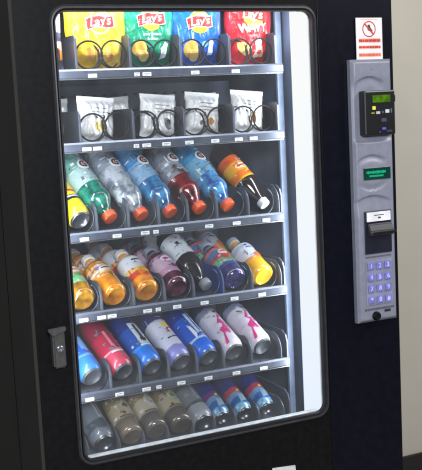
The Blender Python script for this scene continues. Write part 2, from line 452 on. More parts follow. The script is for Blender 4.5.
# price display
bm = bmesh.new(); bx(bm, (.823, -.0315, 1.248), (.911, -.0285, 1.281), .001)
ds = part('price_display', bm, mat('dark green display', (6, 52, 42), .2, coat=.5, emis=.15))
tl = emat('display letters', (40, 205, 150), .75)
rnd = random.Random(3)
bm = bmesh.new()
x = .831
while x < .890:
    w = rnd.choice((.003, .004, .005)); h = rnd.choice((.006, .008))
    bx(bm, (x, -.0325, 1.268-h/2), (x+w, -.0318, 1.268+h/2)); x += w+.0011
x = .840
while x < .882:
    w = rnd.choice((.003, .004)); bx(bm, (x, -.0325, 1.2555), (x+w, -.0318, 1.2605)); x += w+.0011
part('display_print', bm, tl, ds)
# bill acceptor
bm = bmesh.new(); bx(bm, (.8205, -.032, 1.045), (.909, -.0285, 1.163), .0015)
bl = part('bill_acceptor', bm, mat('dark navy acceptor', (30, 30, 44), .35, coat=.2))
bm = bmesh.new(); bx(bm, (.826, -.036, 1.134), (.904, -.0325, 1.160), .001)
plt = part('instruction_plate', bm, mat('white plate', (226, 226, 234), .5, emis=.08), bl)
bm = bmesh.new(); bx(bm, (.849, -.0368, 1.1502), (.881, -.0362, 1.1522)); bx(bm, (.862, -.0368, 1.1418), (.870, -.0362, 1.1462)); part('plate_print', bm, ink, bl)
bm = bmesh.new()
prism_x(bm, [(-.0325, 1.13), (-.037, 1.127), (-.046, 1.108), (-.047, 1.098), (-.0325, 1.092)], .829, .908)
bmesh.ops.bevel(bm, geom=bm.edges[:], offset=.0025, segments=2, affect='EDGES')
part('bill_mouth', bm, mat('charcoal bezel', (46, 46, 54), .45), bl)
bm = bmesh.new(); bx(bm, (.838, -.0495, 1.1005), (.913, -.0460, 1.107), .001); part('bill_slot', bm, mat('slot black', (8, 8, 10), .5), bl)
# keypad
bm = bmesh.new(); bx(bm, (.822, -.0305, .902), (.908, -.0285, 1.026), .001)
kp = part('keypad', bm, mat('keypad plate', (134, 135, 158), .4, emis=.06))
keym = mat('grey key', (112, 114, 176), .35, scale=60, emis=.16)
glow = emat('blue key glow', (140, 140, 255), 1.8, (170, 170, 255), 60)
for i, row in enumerate(('123', '456', '789', '*0#')):
    for j, ch in enumerate(row):
        x = .8365+j*.0278; z = 1.0115-i*.0315
        bm = bmesh.new(); bx(bm, (x-.0105, -.0345, z-.0105), (x+.0105, -.031, z+.0105), .002)
        decal(bm, text2d(ch, .017, bold=.0004), lambda a, b, x=x, z=z: (x+a, -.0349, z+b), mi=1, step=0)
        part('key', bm, [keym, glow], kp)
# text lines on the panel, coin return knob
for z, x0, x1, h in ((1.036, .822, .905, .0022), (.8905, .815, .912, .0032)):
    bm = bmesh.new(); x = x0
    while x < x1:
        w = rnd.uniform(.003, .008); bx(bm, (x, -.0292, z-h), (x+w, -.0283, z+h)); x += w+.0016
    part('panel_print', bm, mat('grey print', (84, 84, 98), .6), pn)
bm = bmesh.new(); lathe(bm, [(.0125, 0), (.0125, .006), (.010, .011), (.004, .0125)], 24)
bm.transform(Matrix.Translation((.851, -.028, .871)) @ Matrix.Rotation(PI/2, 4, 'X')); part('return_button', bm, mat('black knob', (10, 10, 12), .3), pn, smooth=True, angle=40)
bm = bmesh.new(); bx(bm, (.880, -.0305, .8785), (.900, -.0281, .8855), .001); part('coin_slot', bm, mat('coin slot', (40, 40, 52), .4), pn)

# paper notice above the panel
bm = bmesh.new()
bx(bm, (.828, -.0068, 1.565), (.913, -.0048, 1.682), .0006, 0)
ny = -.0072
nf = lambda a, b: (.870+a, ny, 1.652+b)
decal(bm, ringarc2d(.0185, .0215, 0, 360, 30), nf, mi=1, step=0)
decal(bm, poly2d([(-.015, .012), (-.012, .015), (.015, -.012), (.012, -.015)]), lambda a, b: (.870+a, ny-.0004, 1.652+b), mi=1, step=0)
decal(bm, poly2d([(-.004, .011), (.002, .012), (.005, .003), (.011, -.004), (.009, -.011), (.003, -.006), (-.005, -.002)]), lambda a, b: (.870+a, ny-.0002, 1.652+b), mi=2, step=0)
for (z, h, m) in ((1.6215, .0035, 1), (1.6215, .006, 3), (1.604, .0028, 1), (1.604, .005, 3), (1.5835, .0033, 4), (1.5835, .0055, 3)):
    if m == 3:
        decal(bm, poly2d([(.836, z-h), (.906, z-h), (.906, z+h), (.836, z+h)]), lambda a, b: (a, ny+.0002, b), mi=3, step=0)
    else:
        x = .836
        while x < .904:
            w = min(rnd.uniform(.006, .014), .906-x)
            decal(bm, poly2d([(x, z-h), (x+w, z-h), (x+w, z+h), (x, z+h)]), lambda a, b: (a, ny-.0001, b), mi=m, step=0); x += w+.0008
decal(bm, poly2d([(.842, 1.677), (.90, 1.677), (.90, 1.6785), (.842, 1.6785)]), lambda a, b: (a, ny, b), mi=3, step=0)
nm = obj('paper_notice', bm, [mat('white notice paper', (226, 222, 224), .6, var=.03), mat('red print', (190, 52, 40), .6), ink, mat('pale red print', (226, 178, 168), .6), mat('orange red print', (214, 96, 60), .6)])
tag(nm, 'white prohibition notice with red lines stuck above the grey selection panel', 'notice')

# ------------------------------------------------------------------ shelves
def coil_bm(x, z, rad, y0, turns, pitch, wire, hand=1, a0=-90):
    pts = []; n = int(turns*26)
    for k in range(n+1):
        t = k/26; a = math.radians(a0)+hand*2*PI*t
        pts.append((x+rad*math.cos(a), y0+.016*min(t, 1.1)+pitch*max(0, t-1.1), z+rad*math.sin(a)))
    bm = bmesh.new(); tube(bm, pts, wire, 6); return bm

SH = [1.558, 1.3786, 1.1548, .9508, .744, .572]
ENDS = [.661, .656, .645, .645, .645, .645]
DIV = [[-.062, .08, .222, .362, .503, .642], [-.062, .078, .22, .362, .507, .642]] + [[-.062+.0, .022, .1085, .195, .28, .365, .4505, .54, .632]]*4
DIV[2] = [-.05, .022, .108, .194, .278, .361, .446, .541, .634]
DIV[3] = [-.05, .020, .107, .195, .282, .366, .453, .542, .632]
DIV[4] = [-.05, .030, .118, .200, .282, .365, .445, .530, .622]
DIV[5] = [-.05, .045, .131, .200, .270, .344, .409, .473, .546, .625]
TAGS = [[(.117, 2), (.235, 1), (.262, 2), (.397, 2), (.515, 2)], [(.09, 2), (.118, 2), (.222, 1), (.25, 2), (.305, 2), (.37, 2), (.445, 2), (.515, 2), (.56, 2)],
        [(.068, 2), (.155, 2), (.232, 2), (.262, 1), (.328, 2), (.415, 2), (.497, 2), (.588, 2)],
        [(.052, 2), (.10, 2), (.128, 2), (.226, 2), (.256, 1), (.31, 2), (.39, 2), (.48, 2), (.565, 2)],
        [(.054, 2), (.135, 2), (.21, 2), (.245, 1), (.31, 2), (.39, 2), (.475, 2), (.56, 2)], []]
for ri, z in enumerate(SH):
    x1 = ENDS[ri]
    bm = bmesh.new()
    bx(bm, (IX0+.004, .112, z+.004), (x1, .60, z+.010), .001)
    shf = part('shelf', bm, tray_m)
    bm = bmesh.new()
    prism_x(bm, [(.1115, z-.0088), (.102, z-.0088), (.099, z-.006), (.099, z+.010), (.103, z+.0145), (.1115, z+.0145)], IX0+.004, x1)
    part('shelf_rail', bm, rail_m, shf)
    bm = bmesh.new(); bx(bm, (IX0+.0045, .1005, z-.0112), (x1-.0005, .110, z-.0090), .0005); part('rail_lip', bm, steel, shf)
    for tx, k in TAGS[ri]:
        w = .0115 if k == 2 else .007
        bm = bmesh.new(); bx(bm, (tx-w, .0968, z-.0072), (tx+w, .0987, z+.0018), .0004, 0)
        for q in range(2):
            decal(bm, poly2d([(tx-w*.7, z-.0055+q*.0038), (tx+w*(.2+.5*q), z-.0055+q*.0038), (tx+w*(.2+.5*q), z-.0045+q*.0038), (tx-w*.7, z-.0045+q*.0038)]), lambda a, b: (a, .0965, b), mi=1, step=0)
        part('price_tag', bm, [tag_m, ink], shf)
    for di, dx in enumerate(DIV[ri]):
        bm = bmesh.new()
        if ri < 2:
            h = .098 if ri == 0 else .092
            prism_x(bm, [(.108, z+.0105), (.108, z+h-.008), (.116, z+h), (.58, z+h), (.58, z+.0105)], dx-.0015, dx+.0015)
            part('divider', bm, div_m, shf)
            bm = bmesh.new(); bx(bm, (dx-.0028, .1035, z+.0148), (dx+.0028, .1075, z+h-.008), .001); part('divider_edge', bm, rail_m, shf)
        else:
            h = (.088, .082, .082, .066)[ri-2]
            arc = [(.158-.050*math.cos(math.radians(a)), z+h-.045+.045*math.sin(math.radians(a))) for a in range(0, 91, 10)]
            prism_x(bm, [(.108, z+.0105)]+arc+[(.58, z+h), (.58, z+.0105)], dx-.0015, dx+.0015)
            m = divl_m
            if ri == 3 and di == 6: m = div_reflect_m
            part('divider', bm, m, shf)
            bm = bmesh.new(); tube(bm, [(dx, .1055, z+.016)]+[(dx, a-.0025, b+.001) for a, b in arc], .002, 6); part('divider_edge', bm, rail_m, shf)
    # spirals
    for di in range(len(DIV[ri])-1):
        a, b = DIV[ri][di], DIV[ri][di+1]; mid = (a+b)/2; w = b-a
        if ri < 2:
            if di == 0:
                cs = [(a+.5*w, -1)]
            else: cs = [(a+.27*w, 1), (a+.73*w, -1)]
            for cx, hd in cs:
                part('spiral', coil_bm(cx, z+.050, .034, .112, 4.1, .060, .0024, hd, -90), coil_m, shf, smooth=True)
        elif ri < 5:
            rad = min(.039, w/2-.004)
            pts = []
            for k in range(22):
                t = math.radians(-120+175*k/21); pts.append((mid+rad*math.cos(t), .1135+.012*k/21, z+.048+rad*math.sin(t)))
            pts = pts[::1]
            bm = bmesh.new(); tube(bm, pts, .0021, 6); part('spiral', bm, coilg_m if ri < 4 else coil_m, shf, smooth=True)
# grey tray ends at the right of the lower shelves
    if ri > 1:
        bm = bmesh.new()
        prism_x(bm, [(.104, z+.0148), (.104, z+.060), (.112, z+.078), (.130, z+.088), (.30, z+.090), (.30, z+.0148)], ENDS[ri]-.005, ENDS[ri]-.001)
        part('tray_end', bm, rail_m, shf)

# ------------------------------------------------------------------ products
jit = random.Random(21)
def frame(front, d):
    d = Vector(d).normalized()+Vector((jit.uniform(-.022, .022), 0, jit.uniform(-.022, .022))); d.normalize(); x = (Vector((1, 0, 0))-d*d.x).normalized(); y = d.cross(x)
    m = Matrix((x, y, d)).transposed().to_4x4(); m.translation = Vector(front); return m

def cyl(rad, ang0=-90):
    """surface of radius rad: u along circumference, v along axis, centred on local -y (the side towards the window)"""
    return lambda a, b: (rad*math.cos(math.radians(ang0)+a/rad), rad*math.sin(math.radians(ang0)+a/rad), b)

white_cap = mat('white cap', (222, 226, 230), .4, var=.05)
grey_cap = mat('grey blue cap', (150, 160, 178), .4, var=.05)
orange_cap = mat('orange cap', (236, 88, 22), .35, var=.05)
dark_cap = mat('pewter cap', (124, 128, 136), .4)
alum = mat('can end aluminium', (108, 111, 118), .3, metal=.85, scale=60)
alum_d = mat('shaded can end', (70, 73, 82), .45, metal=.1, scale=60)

def ribbed_cap(r, h, z0, sgn=1):
    bm = bmesh.new(); seg = 36
    prof = [(r*.93, 0), (r, .001), (r, h-.0025), (r*.9, h), (r*.3, h+.0003)]
    rings = []
    for rr, z in prof:
        ring = []
        for k in range(seg):
            q = rr*(1-.04*(k % 2)) if z < h-.001 else rr
            ring.append(bm.verts.new((q*math.cos(2*PI*k/seg), q*math.sin(2*PI*k/seg), z0+sgn*z)))
        rings.append(ring)
    for i in range(len(rings)-1):
        for k in range(seg): bm.faces.new((rings[i][k], rings[i][(k+1) % seg], rings[i+1][(k+1) % seg], rings[i+1][k]))
    bm.faces.new(rings[0][::-1]); bm.faces.new(rings[-1]); return bm

def bottle(name, label, cat, front, d, Lg, R, body_m, label_m, cap_m, lab=(.35, .75), cap_front=False, capr=.018, neck=.25, group=None, decals=None, lab_r=1.012, waist=0):
    """plastic bottle lying back in its slot; root at the front end, local z runs back along the bottle"""
    root = empty(name, label, cat, group=group); root.matrix_world = frame(front, d)
    hc = .018; H = Lg-hc
    fz = (lambda z: Lg-z) if cap_front else (lambda z: z)
    body = [(.0 + R*.55, .004), (R*.72, 0), (R*.92, .004), (R, .012)]
    n = 26; sh = H*(1-neck)
    for k in range(1, n+1):
        z = .012+(sh-.012)*k/n
        t = z/Lg; rr = R
        if waist: rr = R*(1-waist*math.exp(-((t-.62)/.05)**2))
        if t < lab[0]-.03 and k % 2: rr *= .975
        body.append((rr, z))
    for k in range(1, 9):
        q = k/8; rr = R+(capr*.82-R)*(q*q*(3-2*q)); body.append((rr, sh+(H-sh)*q*.95))
    body.append((capr*.82, H+.004))
    bm = bmesh.new(); lathe(bm, [(a, fz(b)) for a, b in body], 32)
    obj('body', bm, body_m, root, smooth=True, angle=50)
    if label_m:
        bm = bmesh.new(); l0, l1 = lab[0]*Lg, lab[1]*Lg
        lathe(bm, [(R*lab_r, fz(l0+(l1-l0)*k/6)) for k in range(7)], 40, cap0=False, cap1=False)
        obj('label', bm, label_m, root, smooth=True)
    obj('cap', ribbed_cap(capr, hc, fz(H), -1 if cap_front else 1), cap_m, root, smooth=True, angle=30)
    if decals:
        for shape, off, m, rot, ang in decals:
            bm = bmesh.new(); decal(bm, shape, cyl(R*lab_r+.0007, ang), (off[0], off[1]), rot=rot); obj('label_print', bm, m, root)
    return root

def can(name, label, cat, front, d, Lg, R, wall, group=None, decals=None, end=None):
    root = empty(name, label, cat, group=group); root.matrix_world = frame(front, d)
    bm = bmesh.new()
    lathe(bm, [(R*.80, .006), (R*.93, .012), (R, .022), (R, Lg*.5), (R, Lg-.020), (R*.93, Lg-.010), (R*.84, Lg-.004)], 36, cap0=False, cap1=False)
    obj('body', bm, wall, root, smooth=True, angle=60)
    bm = bmesh.new(); lathe(bm, [(R*.2, .0115), (R*.55, .009), (R*.68, .003), (R*.73, .0), (R*.77, .001), (R*.805, .0063)], 36, cap1=False)
    obj('can_bottom', bm, end or alum, root, smooth=True, angle=60)
    bm = bmesh.new(); lathe(bm, [(R*.84, Lg-.0042), (R*.86, Lg-.001), (R*.83, Lg), (R*.79, Lg-.002), (R*.77, Lg-.006), (R*.1, Lg-.006)], 36, cap0=False)
    obj('can_lid', bm, alum, root, smooth=True, angle=60)
    if decals:
        for shape, off, m, rot, ang in decals:
            bm = bmesh.new(); decal(bm, shape, cyl(R+.0008, ang), off, rot=rot); obj('can_print', bm, m, root)
    return root

wht = mat('white print', (236, 238, 242), .5, var=.03); redp = mat('red print on label', (205, 36, 32), .45); yelp = mat('yellow print', (246, 206, 40), .45)
blup = mat('blue print', (28, 84, 190), .45); magp = mat('magenta print', (212, 40, 128), .45); blkp = mat('black print', (20, 20, 24), .45); orp = mat('orange print', (240, 128, 24), .45)
silv = mat('silver print', (190, 196, 206), .35, metal=.4); grnp = mat('green print', (90, 170, 90), .45)
navp = mat('navy print', (22, 30, 90), .45)

fine_d = mat('dark fine print', (66, 68, 82), .5, alt=(132, 136, 148), scale=240)
fine_w = mat('white fine print', (232, 235, 242), .5, alt=(170, 176, 190), scale=200)
glint = mat('painted film glint', (236, 242, 248), .2, coat=.5, var=.05)  # painted glints standing in for highlights on the wrap
def busy(o, rad, z0, z1, seed, mats, n=9, a=(-150, -40), name='label_print'):
    """small lines, blocks and spots of print, and painted glints, scattered over a label"""
    q = random.Random(seed); bm = bmesh.new()
    for k in range(n):
        ang = math.radians(q.uniform(*a)+90)*rad; z = q.uniform(z0, z1); t = q.random(); i = q.randrange(len(mats))
        if t < .45: w_, h_ = q.uniform(.008, .020), q.uniform(.0014, .003)
        elif t < .75: w_, h_ = q.uniform(.006, .012), q.uniform(.005, .011)
        else: w_, h_ = q.uniform(.0016, .003), q.uniform(.012, .030)
        sh = poly2d([(-w_/2, -h_/2), (w_/2, -h_/2), (w_/2, h_/2), (-w_/2, h_/2)]) if t < .92 else disc2d(w_*1.5, w_*1.5, 14)
        decal(bm, sh, cyl(rad+.0009+.00012*k), (ang, z), rot=q.uniform(-.08, .08), mi=i)
    return obj(name, bm, mats, o)
# ---- row of sports drinks, caps to the front (third shelf)
D3 = (-.25, .70, .655)
bolt = poly2d([(.000, .009), (.004, .009), (.0015, .002), (.005, .002), (-.003, -.010), (-.0005, -.001), (-.004, -.001)])
def gshape(): return text2d('G', .030, bold=.001)
def sport(x, z, liquid, labm, label, lscale=1, cap=orange_cap, gcol=None, dx=0):
    dec = [(disc2d(.0155, .0165, 26), (dx, .118), wht, 0, -90), ]
    o = bottle('sports_drink_bottle', label, 'bottle', (x, .122, z), D3, .247, .0372, liquid, labm, cap, lab=(.12, .56), cap_front=True, capr=.0195, neck=.22, decals=None, group='sports drinks with orange caps', waist=.10)
    busy(o, .0372*1.012, .115, .205, int(x*1000), [glint, fine_w, glint, silv, fine_d], 16)
    for ob, m_, lift in ((disc2d(.0165, .0175, 26), wht, .0034), (text2d('G', .030, bold=.0012), gcol or ink, .0040), (bolt, redp, .0046)):
        bm = bmesh.new(); decal(bm, ob, cyl(.0372*1.012+lift, -78), (dx, .166)); obj('label_print', bm, m_, o)
    return o
teal_l = mat('teal drink', (4, 74, 64), .1, coat=.7, alt=(40, 150, 128), scale=42, bump=.5)
clear_l = mat('clear drink', (104, 114, 128), .1, coat=.7, alt=(206, 214, 222), scale=46, bump=.5)
blue_l = mat('blue drink', (6, 66, 126), .1, coat=.7, alt=(60, 150, 206), scale=42, bump=.5)
red_l = mat('red drink', (142, 20, 24), .1, coat=.7, alt=(60, 8, 14), scale=46, bump=.5)
sky_l = mat('sky blue drink', (10, 80, 160), .1, coat=.7, alt=(90, 170, 220), scale=42, bump=.5)
lab_t = banded('frosted teal label', [(0, (120, 176, 168)), (.10, (170, 200, 200)), (.16, (110, 170, 160))], blotch=((60, 130, 120), .56, 34), wrinkle=.8, rough=.18, wsc=40, wd=.007)  # blotches in these labels imitate highlights and dark streaks
lab_c = banded('frosted silver label', [(0, (150, 160, 174)), (.10, (186, 194, 206)), (.16, (140, 150, 166))], blotch=((112, 120, 136), .56, 34), wrinkle=.8, rough=.18, wsc=40, wd=.007)
lab_b = banded('frosted blue label', [(0, (50, 120, 180)), (.10, (140, 180, 214)), (.165, (60, 140, 200))], blotch=((36, 96, 160), .57, 34), wrinkle=.8, rough=.18, wsc=40, wd=.007)
lab_r = banded('silver grey label', [(0, (120, 50, 54)), (.10, (150, 156, 168)), (.17, (120, 130, 144))], blotch=((92, 50, 58), .56, 36), wrinkle=.8, rough=.18, wsc=40, wd=.007)
lab_s = banded('pale blue label', [(0, (60, 140, 196)), (.09, (120, 180, 214)), (.165, (70, 156, 206))], blotch=((40, 112, 176), .57, 34), wrinkle=.8, rough=.18, wsc=40, wd=.007)
Z3 = 1.194
sport(.151, Z3, teal_l, lab_t, 'teal sports drink bottle lying with orange cap forward, beside the yellow can')
sport(.237, Z3-.001, clear_l, lab_c, 'clear white sports drink bottle with orange cap, between the teal and blue bottles')
sport(.319, Z3-.001, blue_l, lab_b, 'blue sports drink bottle with white round logo, between clear and red bottles')
sport(.404, Z3+.001, red_l, lab_r, 'red sports drink bottle with greyish label and orange cap')
sport(.489, Z3+.001, sky_l, lab_s, 'light blue sports drink bottle between the red one and the orange-labelled soda')
cola_l = mat('dark brown soda', (30, 16, 14), .08, coat=.8, alt=(46, 22, 16), scale=20)
lab_o = banded('orange soda label', [(0, (250, 190, 30)), (.095, (238, 120, 24)), (.118, (246, 170, 40)), (.15, (222, 96, 20))], blotch=((206, 60, 26), .60, 60))
so = bottle('soda_bottle', 'dark soda bottle with bright orange label and white cap at row end', 'bottle', (.600, .122, 1.19), D3, .225, .034, cola_l, lab_o, white_cap, lab=(.22, .60), cap_front=True, capr=.016, neck=.34)
for shp, off, m_, lift, rot in ((disc2d(.023, .010, 26), (0, .132), mat('cream print', (250, 232, 190), .45), .0006, 0), (poly2d([(-.018, -.003), (.018, -.001), (.018, .004), (-.018, .002)]), (0, .132), redp, .0012, 0)):
    bm = bmesh.new(); decal(bm, shp, cyl(.034*1.012+lift, -80), off, rot=rot); obj('label_print', bm, m_, so)
yc = can('drink_can', 'bright yellow drink can lying with its silver bottom forward', 'can', (.068, .118, 1.197), (-.16, .80, .58), .150, .0325,
         banded('yellow can', [(0, (246, 222, 20)), (.045, (250, 226, 20)), (.105, (236, 210, 10))], rough=.25, metal=.1))
for shp, off, m_, lift in ((poly2d([(-.03, -.012), (.03, -.006), (.03, .010), (-.03, .006)]), (0, .062), blkp, .0007), (poly2d([(-.02, -.004), (.02, -.002), (.02, .003), (-.02, .001)]), (0, .064), wht, .0013), (poly2d([(-.02, -.004), (.02, -.004), (.02, .004), (-.02, .004)]), (0, .088), redp, .0008)):
    bm = bmesh.new(); decal(bm, shp, cyl(.0325+lift, -85), off); obj('can_print', bm, m_, yc)
busy(so, .034*1.012, .10, .165, 5, [fine_w, yelp, redp, fine_d], 12)
# bottles waiting one place behind
def clone(o, loc, label):
    n = o.copy(); C.objects.link(n); n.location = loc; n['label'] = label
    for ch in list(o.children):
        c = ch.copy(); C.objects.link(c); c.parent = n; c.matrix_parent_inverse = ch.matrix_parent_inverse.copy()
    return n

# ---- fourth shelf: juices, bottoms to the front
D4 = (-.09, .885, .46)
juice = mat('orange juice', (196, 112, 8), .12, coat=.7, alt=(236, 158, 24), scale=30, bump=.3)
juice_d = mat('golden apple juice', (112, 76, 14), .1, coat=.7, alt=(176, 128, 34), scale=34, bump=.3)
grape = mat('grape juice', (104, 54, 76), .1, coat=.7, alt=(56, 24, 40), scale=34, bump=.3)
cola4 = mat('black cola', (14, 12, 16), .06, coat=.8, alt=(26, 20, 24), scale=20)
berry = mat('dark berry juice', (34, 34, 78), .1, coat=.7, alt=(74, 66, 120), scale=34, bump=.3)
yjuice = mat('yellow juice', (246, 176, 24), .12, coat=.7, alt=(248, 194, 50), scale=14)
Z4 = .992
lA = banded('green pink juice label', [(0, (110, 180, 130)), (.055, (130, 190, 140)), (.075, (214, 120, 120)), (.09, (206, 200, 190)), (.12, (150, 110, 100))], blotch=((226, 214, 210), .62, 60))
lB = banded('small orange juice label', [(0, (244, 170, 60)), (.075, (240, 226, 210)), (.085, (150, 110, 150)), (.10, (236, 220, 200))], blotch=((250, 190, 70), .56, 70))
lC = banded('white and red juice label', [(0, (240, 150, 30)), (.035, (216, 70, 40)), (.06, (240, 200, 120)), (.075, (222, 226, 236)), (.12, (206, 204, 200))], blotch=((250, 196, 60), .60, 60))
lD = banded('pale pink juice label', [(0, (196, 150, 180)), (.06, (206, 176, 200)), (.10, (150, 110, 140)), (.115, (200, 170, 190))], blotch=((236, 222, 232), .62, 60))
lE = banded('white cola label', [(0, (216, 222, 232)), (.10, (120, 126, 138)), (.108, (214, 220, 230))], blotch=((90, 96, 110), .60, 70))
lF = banded('red green berry label', [(0, (60, 70, 150)), (.05, (120, 190, 150)), (.075, (196, 60, 80)), (.092, (70, 130, 190)), (.11, (220, 110, 110))], blotch=((90, 100, 170), .66, 60))
lG = banded('white yellow juice label', [(0, (246, 160, 40)), (.05, (226, 150, 110)), (.062, (232, 234, 242)), (.105, (190, 206, 232)), (.12, (226, 228, 236))], blotch=((246, 220, 190), .62, 60))
def jb(x, bodym, labm, capm, label, lab=(.2, .66), nm='juice_bottle', z=Z4, group='juice bottles on the fourth shelf', y=.12, L_=.182):
    return bottle(nm, label, 'bottle', (x, y, z), D4, L_, .0345, bodym, labm, capm, lab=lab, capr=.0185, neck=.30, group=group)
a4 = jb(.064, juice_d, lA, white_cap, 'golden juice bottle with green and pink label at the left row end', (.22, .62))
b4 = jb(.150, juice, lB, white_cap, 'orange juice bottle with small pale label, second from left in its row', (.38, .58))
c4 = jb(.239, juice, lC, white_cap, 'orange juice bottle with white and red label, beside the grape juice', (.12, .68))
d4 = jb(.325, grape, lD, grey_cap, 'purple grape juice bottle with pale pink label', (.2, .62))
e4 = bottle('cola_bottle', 'black cola bottle with white label lying cap forward', 'bottle', (.409, .118, .988), (-.17, .80, .57), .215, .034, cola4, lE, dark_cap, lab=(.14, .50), cap_front=True, capr=.017, neck=.36)
f4 = jb(.500, berry, lF, grey_cap, 'dark berry juice bottle with red, green and blue label', (.2, .66))
g4 = jb(.584, yjuice, lG, grey_cap, 'yellow juice bottle with white and pale blue label at the right row end', (.28, .68))
def jl(o, items):
    for k, (shp, off, m_, rot, ang) in enumerate(items):
        bm = bmesh.new(); decal(bm, shp, cyl(.0345*1.012+.0006+.0004*k, ang), off, rot=rot); obj('label_print', bm, m_, o)
sqr = lambda w, h: poly2d([(-w/2, -h/2), (w/2, -h/2), (w/2, h/2), (-w/2, h/2)])
cream = mat('cream juice print', (240, 232, 214), .45)
jl(a4, [(disc2d(.018, .012, 22), (0, .095), cream, .1, -80), (sqr(.026, .005), (0, .095), redp, .1, -80), (disc2d(.008, .007, 16), (-.004, .070), grnp, 0, -75)])
jl(b4, [(disc2d(.019, .010, 22), (0, .088), cream, .1, -80), (sqr(.024, .005), (0, .089), navp, .1, -80)])
jl(c4, [(disc2d(.020, .014, 22), (0, .105), wht, .1, -80), (sqr(.026, .006), (0, .106), navp, .1, -80), (disc2d(.012, .011, 18), (.006, .060), yelp, 0, -75), (disc2d(.010, .009, 18), (-.008, .048), orp, 0, -80)])
jl(d4, [(disc2d(.018, .012, 22), (0, .095), wht, .1, -80), (sqr(.024, .004), (0, .096), mat('plum print', (110, 50, 90), .45), .1, -80), (disc2d(.008, .008, 16), (.004, .062), mat('grape print', (90, 40, 90), .45), 0, -75)])
jl(f4, [(disc2d(.016, .011, 22), (0, .098), cream, .1, -80), (sqr(.022, .004), (0, .099), redp, .1, -80), (disc2d(.009, .008, 16), (-.006, .070), redp, 0, -80), (disc2d(.009, .007, 16), (.009, .060), grnp, .3, -75)])
jl(g4, [(disc2d(.019, .012, 22), (0, .102), wht, .1, -80), (sqr(.025, .005), (0, .103), blup, .1, -80), (disc2d(.012, .010, 18), (.004, .066), orp, 0, -75)])
for k, (o, c) in enumerate(((a4, grnp), (b4, navp), (c4, redp), (d4, magp), (f4, redp), (g4, blup))):
    busy(o, .0345*1.012, .055, .118, 40+k, [fine_d, fine_w, c, fine_w], 13)
busy(e4, .034*1.012, .105, .17, 60, [fine_d, blkp, fine_w], 14)
for o, nm in ((a4, 'golden juice bottle waiting behind the green-labelled one'), (b4, 'orange juice bottle waiting behind the small-labelled one'), (c4, 'orange juice bottle waiting behind the red and white one'),
              (d4, 'grape juice bottle waiting behind the front grape juice'), (f4, 'berry juice bottle waiting behind the multicoloured one')):
    clone(o, Vector(o.matrix_world.translation)+Vector((-.004, .115, .004)), nm)
clone(e4, Vector(e4.matrix_world.translation)+Vector((-.004, .12, .004)), 'cola bottle waiting behind the front cola')
for o, nm in ((a4, 'rearmost golden juice bottle at the left end of the fourth shelf'), (b4, 'rearmost orange juice bottle of the second column'), (c4, 'rearmost orange juice bottle of the third column'), (d4, 'rearmost grape juice bottle of its column'), (g4, 'yellow juice bottle far behind the front yellow one')):
    clone(o, Vector(o.matrix_world.translation)+Vector((-.006, .225, .010)), nm)

# ---- fifth shelf: tall cans, bottoms to the front
D5 = (-.15, .85, .50)
Z5 = .79
wA = banded('blue can', [(0, (50, 120, 214)), (.05, (110, 170, 232)), (.058, (36, 96, 206)), (.13, (30, 80, 190))], blotch=((70, 140, 226), .62, 30), rough=.28)
wB = banded('red can', [(0, (196, 66, 92)), (.052, (226, 170, 180)), (.058, (178, 36, 66)), (.12, (150, 30, 58))], blotch=((206, 90, 112), .62, 30), rough=.28)
wC = banded('blue can with white panel', [(0, (24, 110, 210)), (.05, (40, 140, 230)), (.06, (26, 80, 170)), (.13, (20, 50, 130))], blotch=((60, 150, 230), .62, 30), rough=.28)
wD = banded('lavender can', [(0, (130, 130, 200)), (.04, (206, 208, 228)), (.10, (214, 216, 232)), (.145, (40, 46, 120)), (.17, (30, 36, 100))], blotch=((186, 188, 216), .60, 30), rough=.28)
wE = banded('deep blue can', [(0, (20, 100, 214)), (.05, (190, 214, 240)), (.058, (26, 90, 200)), (.14, (24, 60, 150))], blotch=((50, 130, 226), .6, 30), rough=.28)
wF = banded('white can', [(0, (214, 206, 222)), (.10, (220, 216, 230)), (.14, (140, 146, 170)), (.16, (60, 64, 90))], blotch=((238, 236, 244), .58, 30), rough=.28)
sq = lambda w, h: poly2d([(-w/2, -h/2), (w/2, -h/2), (w/2, h/2), (-w/2, h/2)])
def star(r, n=5, q=.42): return poly2d([((r if k % 2 == 0 else r*q)*math.cos(PI/2+PI*k/n), (r if k % 2 == 0 else r*q)*math.sin(PI/2+PI*k/n)) for k in range(2*n)])
slash = lambda: poly2d([(-.004, -.05), (.006, -.045), (.0015, -.01), (.012, .0), (.004, .012), (.009, .045), (-.002, .02), (-.012, .004), (-.003, -.008)])
c5 = []
def tall(x, wall, label, dec, nm='tall_drink_can', dz=0):
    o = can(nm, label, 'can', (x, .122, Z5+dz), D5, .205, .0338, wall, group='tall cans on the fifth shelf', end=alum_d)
    for shp, off, m_, lift, rot, ang in dec:
        bm = bmesh.new(); decal(bm, shp, cyl(.0335+.0006+lift, ang), off, rot=rot); obj('can_print', bm, m_, o)
    busy(o, .0342, .06, .16, int(x*999), [fine_w, fine_d, silv, fine_w], 12, name='can_print')
    return o
tall(.074, wA, 'plain blue tall can at the left row end, beside the red can', [(sq(.02, .05), (0, .10), mat('pale blue print', (120, 176, 236), .4), 0, 0, -70)])
tall(.160, wB, 'red tall can with pinkish bottom band, second in its row', [(sq(.008, .06), (-.006, .10), mat('pink streak print', (214, 130, 150), .4), 0, 0, -80), (sq(.036, .004), (0, .05), wht, .0004, 0, -85)])
o = tall(.241, wC, 'blue tall can with white lettered panel, between the red and lavender cans', [(sq(.032, .085), (.004, .105), mat('pale panel print', (214, 222, 234), .4), 0, 0, -80), (sq(.010, .07), (.004, .105), navp, .0006, 0, -80), (sq(.03, .006), (0, .058), wht, .0004, 0, -80), (sq(.018, .012), (.004, .080), blkp, .0010, 0, -80)])
